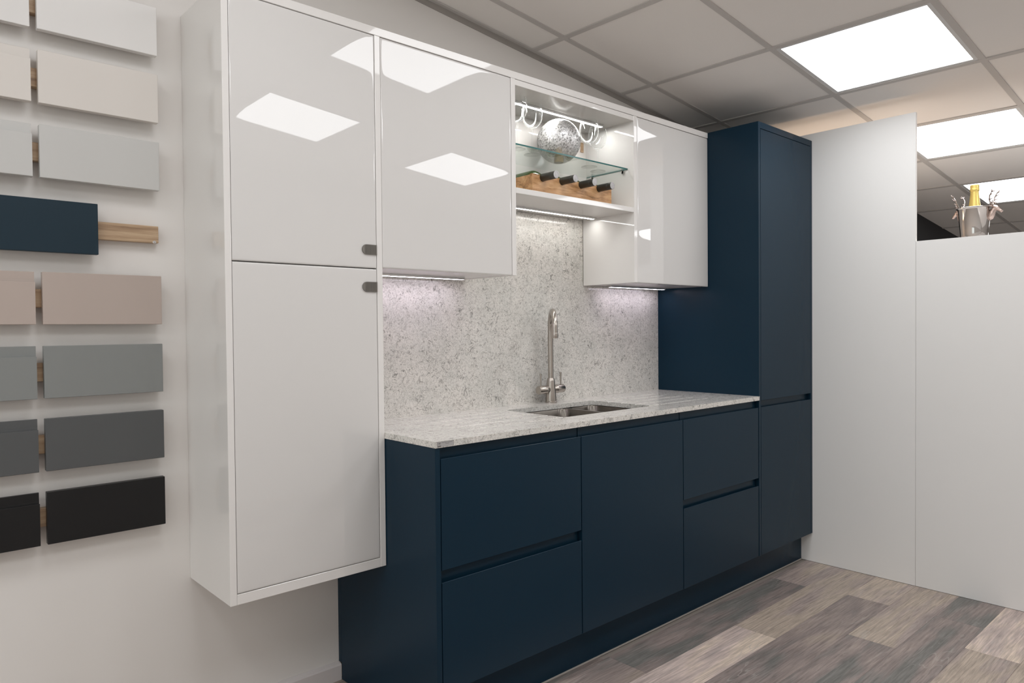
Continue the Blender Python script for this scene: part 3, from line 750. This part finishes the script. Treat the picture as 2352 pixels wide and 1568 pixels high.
# notch over the skirting is covered by stopping the panel on the skirting face; upper part runs to the wall
bm = bmesh.new(); bm.from_mesh(endp.data); add_box(bm, BX0, D1-.002, -.0226, -.0010, .0606, BZT-.0004, .0004); bm.to_mesh(endp.data); bm.free()
tag(endp, 'ink blue end panel closing the left end of the base cabinets', 'panel')
base_unit('drawer_cabinet', 'ink blue two-drawer base cabinet at the left end under the worktop', D1, D2-.0008, [('drawer', DZ2, DZ1, True), ('drawer', DZ4, DZ3, True)])
base_unit('sink_cabinet', 'ink blue single-door base cabinet in the middle under the sink', D2+.0030, D3-.0008, [('door', DZ4, DZ1, True)])
base_unit('drawer_cabinet', 'ink blue two-drawer base cabinet beside the tall blue larder', D3+.0030, D4-.0025, [('drawer', DZ2, DZ1, True), ('drawer', DZ4, DZ3, True)])
# tall larder
la_ = empty('tall_larder', ((T0+T1)/2, -.3, DZ4), 'tall ink blue larder cabinet with two doors against the partition', 'cabinet')
box('side_panel', T0, T0+.0180, BF, -.0010, DZ4, TZT, M_blue, la_, .0010)
box('side_panel', T1-.0180, T1, BF, -.0010, DZ4, TZT, M_blue, la_, .0010)
box('top_panel', T0+.0182, T1-.0182, BF, -.0010, 2.1370, TZT, M_blue, la_, .0010)
box('carcass', T0+.0185, T1-.0185, YBC, -.002, DZ4, 2.1360, M_bluedk, la_, 0)
j_front('door', T0+.0200, T1-.0200, DZ4, DZ1, la_, True)
j_front('door', T0+.0200, T1-.0200, .8745, 2.1345, la_, False)
# plinth with sealing strip
pl_ = tag(box('plinth', D1-.001, T1-.0005, -.5250, -.5090, .0005, DZ4-.0008, M_blue, None, .0006), 'long dark blue plinth board under the base cabinets', 'plinth')
box('seal_strip', D1-.001, T1-.0005, -.5292, -.5252, .0005, .0060, M_seal, pl_, .0006)

# ------------------------------------------------------------------ door samples on battens
ROWS = [(2.153, (.76, .745, .73), 'white', 'topmost'), (1.961, (.69, .65, .61), 'cream', 'second'), (1.767, (.56, .555, .54), 'pale grey', 'third'),
        (1.573, (.0048, .022, .037), 'navy', 'fourth'), (1.382, (.46, .385, .345), 'pinkish taupe', 'fifth'), (1.187, (.235, .245, .24), 'mid grey', 'sixth'),
        (.995, (.092, .096, .098), 'dark grey', 'seventh'), (.801, (.0085, .0085, .009), 'black', 'lowest')]
H = .1385
YS0, YS1 = -.0250, -.0450
order = ['topmost row', 'second row down', 'third row down', 'fourth row down', 'fifth row down', 'sixth row down', 'seventh row down', 'lowest row']
for i, (zt_, col, cn, _) in enumerate(ROWS):
    mt = simple('sample_' + cn.replace(' ', '_'), col, 0.42, spec=0.35)
    zb_ = zt_ - .0450 - .0485; 
    bt = empty('oak_batten', (.2, 0, zb_), 'light oak batten of the %s, its bare end with a screw' % order[i] if cn == 'navy' else 'light oak batten behind the %s samples' % cn, 'batten', 'oak battens behind the door samples')
    box('strip', -.42, .4900, YS0+.0004, -.0006, zb_, zb_+.0485, M_oak, bt, .0008)
    if cn == 'navy':
        lathe('screw', [(.0001, .0002), (.0042, .0006), (.0048, .0001)], M_chrome, bt, 0, 0, 16, Matrix.Translation((.479, YS0+.0004, 1.4815)) @ Matrix.Rotation(pi/2, 4, 'X'), False, False)
        sp = box('door_sample', .040, .3300, YS1, YS0, zt_-H, zt_, mt, None, .0010)
        tag(sp, 'navy blue rectangular door sample leaving its oak batten bare at the right', 'door sample', 'painted door samples on the wall')
        continue
    sp = box('door_sample', .1975, .4895, YS1, YS0, zt_-H, zt_, mt, None, .0010)
    tag(sp, '%s flat rectangular door sample in the %s, beside the tall cabinet' % (cn, order[i]), 'door sample', 'painted door samples on the wall')
    # handleless profile sample on the left, running out of the frame
    bm = bmesh.new(); yb, yf = YS0, YS1
    if i == 0:
        add_box(bm, -.110, .1815, yf, yb, zt_-H, zt_, .0010)
    else:
        z1 = zt_ - .0275
        add_poly_prism(bm, [(yb, zt_-H), (yf+.001, zt_-H), (yf, zt_-H+.001), (yf, z1-.0008), (yf+.0008, z1), (yf+.0030, z1), (yf+.0045, z1-.006), (yf+.0065, z1-.010),
                            (yf+.0095, z1-.010), (yf+.0110, z1-.004), (yf+.0118, z1+.006), (yf+.0120, zt_-.0008), (yf+.0128, zt_), (yb, zt_)], -.110, .1815)
    sp = link('door_sample', bm_mesh(bm), mt)
    tag(sp, '%s %s door sample in the %s, cut by the left picture edge' % (cn, 'flat' if i == 0 else 'groove-topped', order[i]), 'door sample', 'painted door samples on the wall')

# ------------------------------------------------------------------ wine rack and bottles
RX0, RX1, RY0, RY1, RZ0, RZ1 = 1.800, 2.281, -.240, -.052, 1.7416, 1.8290
rk = empty('wine_rack', ((RX0+RX1)/2, -.15, RZ0), 'low warm oak wine rack on the bottom shelf holding four bottles', 'wine rack')
NX = [1.8575, 1.9690, 2.0850, 2.1980]; NZ = 1.8190; NR = .0158
bm = bmesh.new(); top = []
x = RX0; pts = [(RX0, RZ0)]
pts2 = [(RX1, RZ0), (RX1, RZ1)]
for c in reversed(NX):
    a0 = math.asin((RZ1-NZ)/(NR+.0006))
    for k in range(11):
        a = a0 - (pi + 2*a0)*k/10; pts2.append((c + (NR+.0006)*cos(a), NZ + (NR+.0006)*sin(a)))
outline = pts + pts2 + [(RX0, RZ1)]
def y_prism(bm, pts, y0, y1):
    a = [bm.verts.new((x, y0, z)) for x, z in pts]; b = [bm.verts.new((x, y1, z)) for x, z in pts]; n = len(pts)
    for i in range(n): bm.faces.new((a[i], a[(i+1) % n], b[(i+1) % n], b[i]))
    f = bm.faces.new(a[::-1]); g = bm.faces.new(b); bm.normal_update(); bmesh.ops.triangulate(bm, faces=[f, g])
y_prism(bm, outline, RY0, RY0+.014)
link('front_board', bm_mesh(bm), M_rack, rk)
box('side_board', RX0, RX0+.012, RY0+.0142, RY1, RZ0, RZ1-.003, M_rack, rk, .0006)
box('side_board', RX1-.012, RX1, RY0+.0142, RY1, RZ0, RZ1-.003, M_rack, rk, .0006)
box('back_rail', RX0+.0122, RX1-.0122, RY1-.010, RY1, RZ0, RZ0+.036, M_rack, rk, .0006)
box('front_rail', RX0+.0122, RX1-.0122, RY0+.040, RY0+.052, RZ0, RZ0+.0380, M_rack, rk, .0006)
bl = ['leftmost dark-capped wine bottle in the oak rack', 'second dark-capped wine bottle from the left in the rack', 'third dark-capped wine bottle from the left in the rack', 'rightmost dark-capped wine bottle in the oak rack']
def make_bottle(cx, label):
    e = empty('wine_bottle', (cx, -.18, NZ), label, 'bottle', 'wine bottles in the oak rack')
    Mb = Matrix.Translation((cx, -.0635, NZ)) @ Matrix.Rotation(pi/2, 4, 'X')    # local z -> -y
    lathe('glass_body', [(.030, .0), (.0365, .003), (.0368, .010), (.0368, .118), (.035, .132), (.027, .150), (.0185, .163), (.0148, .172), (.0144, .178)], M_greenglass, e, 0, 0, 32, Mb)
    cp = lathe('capsule', [(.0150, .176), (.0153, .178), (.0153, .226), (.0146, .2268), (.0146, .2280), (.0153, .2288), (.0153, .231), (.0146, .2318), (.0146, .2330), (.0153, .2338), (.0153, .2490), (.0148, .2510)], M_capsule, e, 0, 0, 28, Mb)
    ct = lathe('capsule_top', [(.0148, .2512), (.0145, .2520), (.0122, .2522), (.0115, .2514), (.006, .2514), (.0052, .2520), (.0002, .2520)], M_captop, e, 0, 0, 28, Mb)
    ct['label'] = 'silver disc closing the bottle cap'
    return e
for cx, lb in zip(NX, bl): make_bottle(cx, lb)

# ------------------------------------------------------------------ glasses and globe on the glass shelf
GZ = 1.9162
prof_wine = [(.0005, .0012), (.010, .0016), (.024, .0010), (.0345, .0004), (.0352, .0012), (.0260, .0030), (.0120, .0052), (.0058, .0085), (.0042, .0150), (.0038, .0500),
             (.0042, .0900), (.0058, .1010), (.0085, .1055), (.0200, .1110), (.0320, .1230), (.0400, .1420), (.0420, .1600), (.0405, .1800), (.0362, .2000), (.0318, .2150),
             (.0310, .2152), (.0352, .2000), (.0394, .1800), (.0409, .1600), (.0389, .1422), (.0310, .1240), (.0190, .1125), (.0005, .1085)]
def make_glass(x, y, label, s=1.0, sr=1.0):
    e = empty('wine_glass', (x, y, GZ), label, 'glass', 'wine glasses on the lit shelf')
    foot, stem, bowl_ = prof_wine[:8], prof_wine[7:13], prof_wine[12:]
    T = Matrix.Translation((0, 0, GZ))
    lathe('foot', [(r*sr, z*s) for r, z in foot], M_wine, e, x, y, 40, T, False, False)
    lathe('stem', [(r, z*s) for r, z in stem], M_wine, e, x, y, 20, T, False, False)
    lathe('bowl', [(r*sr, z*s) for r, z in bowl_], M_wine, e, x, y, 48, T, False, False)
    return e
make_glass(1.742, -.215, 'clear wine glass mostly hidden by the left side panel')
make_glass(1.851, -.190, 'clear wine glass standing just left of the silver globe')
make_glass(2.190, -.193, 'clear wine glass standing just right of the silver globe', .97)
make_glass(2.285, -.160, 'clear wine glass nearest the right side of the lit shelf', .94)
gx, gy, gr = 2.035, -.160, .0925
gl = tag(bpy.data.objects.new('mirrored_globe', None), 'round crackled silver glass globe in the middle of the glass shelf', 'ornament'); C.objects.link(gl); gl.location = (gx, gy, GZ)
bm = bmesh.new(); bmesh.ops.create_uvsphere(bm, u_segments=64, v_segments=40, radius=gr)
for v in bm.verts:
    if v.co.z < -gr+.0016: v.co.z = -gr+.0016
    if v.co.z > gr*.955: v.co.z = gr*.955 + (v.co.z - gr*.955)*.3
me = bpy.data.meshes.new('globe'); bm.to_mesh(me); bm.free(); me.materials.append(M_globe)
for p in me.polygons: p.use_smooth = True
go = bpy.data.objects.new('shell', me); C.objects.link(go); go.parent = gl; go.location = (0, 0, gr-.0014)
lathe('lamp_holder', [(.0200, .0020), (.0200, .030), (.014, .034), (.014, .060), (.010, .066)], simple('gold_lamp_fitting', (.75, .55, .25), .3, metal=.8), gl, gx, gy, 24, Matrix.Translation((0, 0, GZ)))

# ------------------------------------------------------------------ behind the partition: cabinet, ice bucket, bottle
BXc, BYc = 4.235, -1.105; RIM = 1.8365; BR_ = .0815; BB = 1.6202
dc = empty('display_cabinet', (4.25, -1.3, 0), 'white cabinet behind the low partition carrying the ice bucket', 'cabinet')
box('carcass', 3.95, 4.55, -2.2, -.62, .0, 1.595, M_gloss_lit, dc, .001)
box('top_board', 3.93, 4.57, -2.22, -.60, 1.5955, 1.6200, M_gloss_lit, dc, .001)
bk = empty('ice_bucket', (BXc, BYc, BB), 'polished steel ice bucket with two stag head handles above the partition', 'ice bucket')
lathe('vessel', [(.0500, .0002), (.0560, .0010), (.0590, .0060), (.0660, .0900), (.0760, .2080), (.0800, .2130), (.0832, .2142), (.0840, .2163), (.0820, .2178), (.0760, .2150), (.0740, .2070), (.0640, .0900), (.0560, .0080), (.0005, .0060)],
      M_bucket, bk, BXc, BYc, 64, Matrix.Translation((0, 0, BB)), True, False)
def stag(ang, flip):
    d = Vector((cos(ang), sin(ang), 0)); sdv = Vector((-sin(ang), cos(ang), 0)); up = Vector((0, 0, 1))
    o0 = Vector((BXc, BYc, RIM - .012)) + d*(BR_*.90)
    P = lambda a, s, z: o0 + d*a + sdv*s + up*z
    bm = bmesh.new()
    # neck bust clasping the bucket, then skull and muzzle
    add_tube(bm, [P(-.004, 0, -.060), P(.002, 0, -.050), P(.006, 0, -.036), P(.012, 0, -.020), P(.020, 0, -.006), P(.026, 0, .004)], [.004, .014, .0175, .0160, .0125, .0105], 16)
    add_tube(bm, [P(.012, 0, .006), P(.020, 0, .007), P(.030, 0, .002), P(.040, 0, -.007), P(.050, 0, -.016), P(.056, 0, -.021), P(.059, 0, -.024)], [.006, .0125, .0122, .0092, .0068, .0074, .0040], 16)
    for s in (-1, 1):   # ears and eye bosses
        add_tube(bm, [P(.016, s*.008, .008), P(.012, s*.020, .013), P(.008, s*.030, .014)], [.003, .0050, .0008], 8)
        add_tube(bm, [P(.034, s*.0085, .003), P(.035, s*.0112, .003)], [.0026, .0010], 8)
        add_tube(bm, [P(.057, s*.0030, -.021), P(.0595, s*.0045, -.0215)], [.0018, .0008], 6)
    me = bm_mesh(bm); hd = link('stag_head', me, M_stag, bk, True); autosmooth(me, 60); hd['label'] = 'cast silver stag head handle'
    for s in (-1, 1):
        bm = bmesh.new()
        beam = [P(.016, s*.006, .012), P(.010, s*.016, .026), P(.008, s*.026, .044), P(.012, s*.032, .064), P(.022, s*.033, .082), P(.034, s*.030, .096)]
        add_tube(bm, beam, [.0044, .0040, .0036, .0032, .0027, .0011], 10)
        for bi, t in ((1, (.020, s*.002, .004)), (1, (.014, s*.004, .012)), (2, (.020, s*.003, .006)), (3, (.018, s*.006, .010)), (4, (.006, s*.014, .012)), (4, (.016, -s*.006, .004))):
            b0 = Vector(beam[bi]); v = d*t[0] + sdv*t[1] + up*t[2]
            add_tube(bm, [b0, b0+v*.6, b0+v+up*.004], [.0030, .0025, .0009], 8)
        me = bm_mesh(bm); link('antler', me, M_antler, hd, True)
stag(R(-98), 1); stag(R(64), -1)     # one handle turned a little to the room, the other away
cb = empty('champagne_bottle', (BXc+.004, BYc, BB+.008), 'gold foiled champagne bottle neck rising from the ice bucket', 'bottle')
Tz = Matrix.Translation((0, 0, 1.6605))
lathe('glass_body', [(.030, .0), (.040, .004), (.0415, .012), (.0415, .120), (.038, .140), (.0310, .165)], M_greenglass, cb, BXc+.004, BYc, 36, Tz)
lathe('foil', [(.0312, .160), (.0290, .178), (.0258, .198), (.0228, .222), (.0205, .246), (.0196, .262), (.0200, .266), (.0222, .269), (.0226, .274), (.0216, .279), (.0208, .283), (.0214, .292), (.0206, .298), (.0168, .3020), (.0100, .3030), (.0005, .3030)],
      M_foil, cb, BXc+.004, BYc, 36, Tz, True, False)
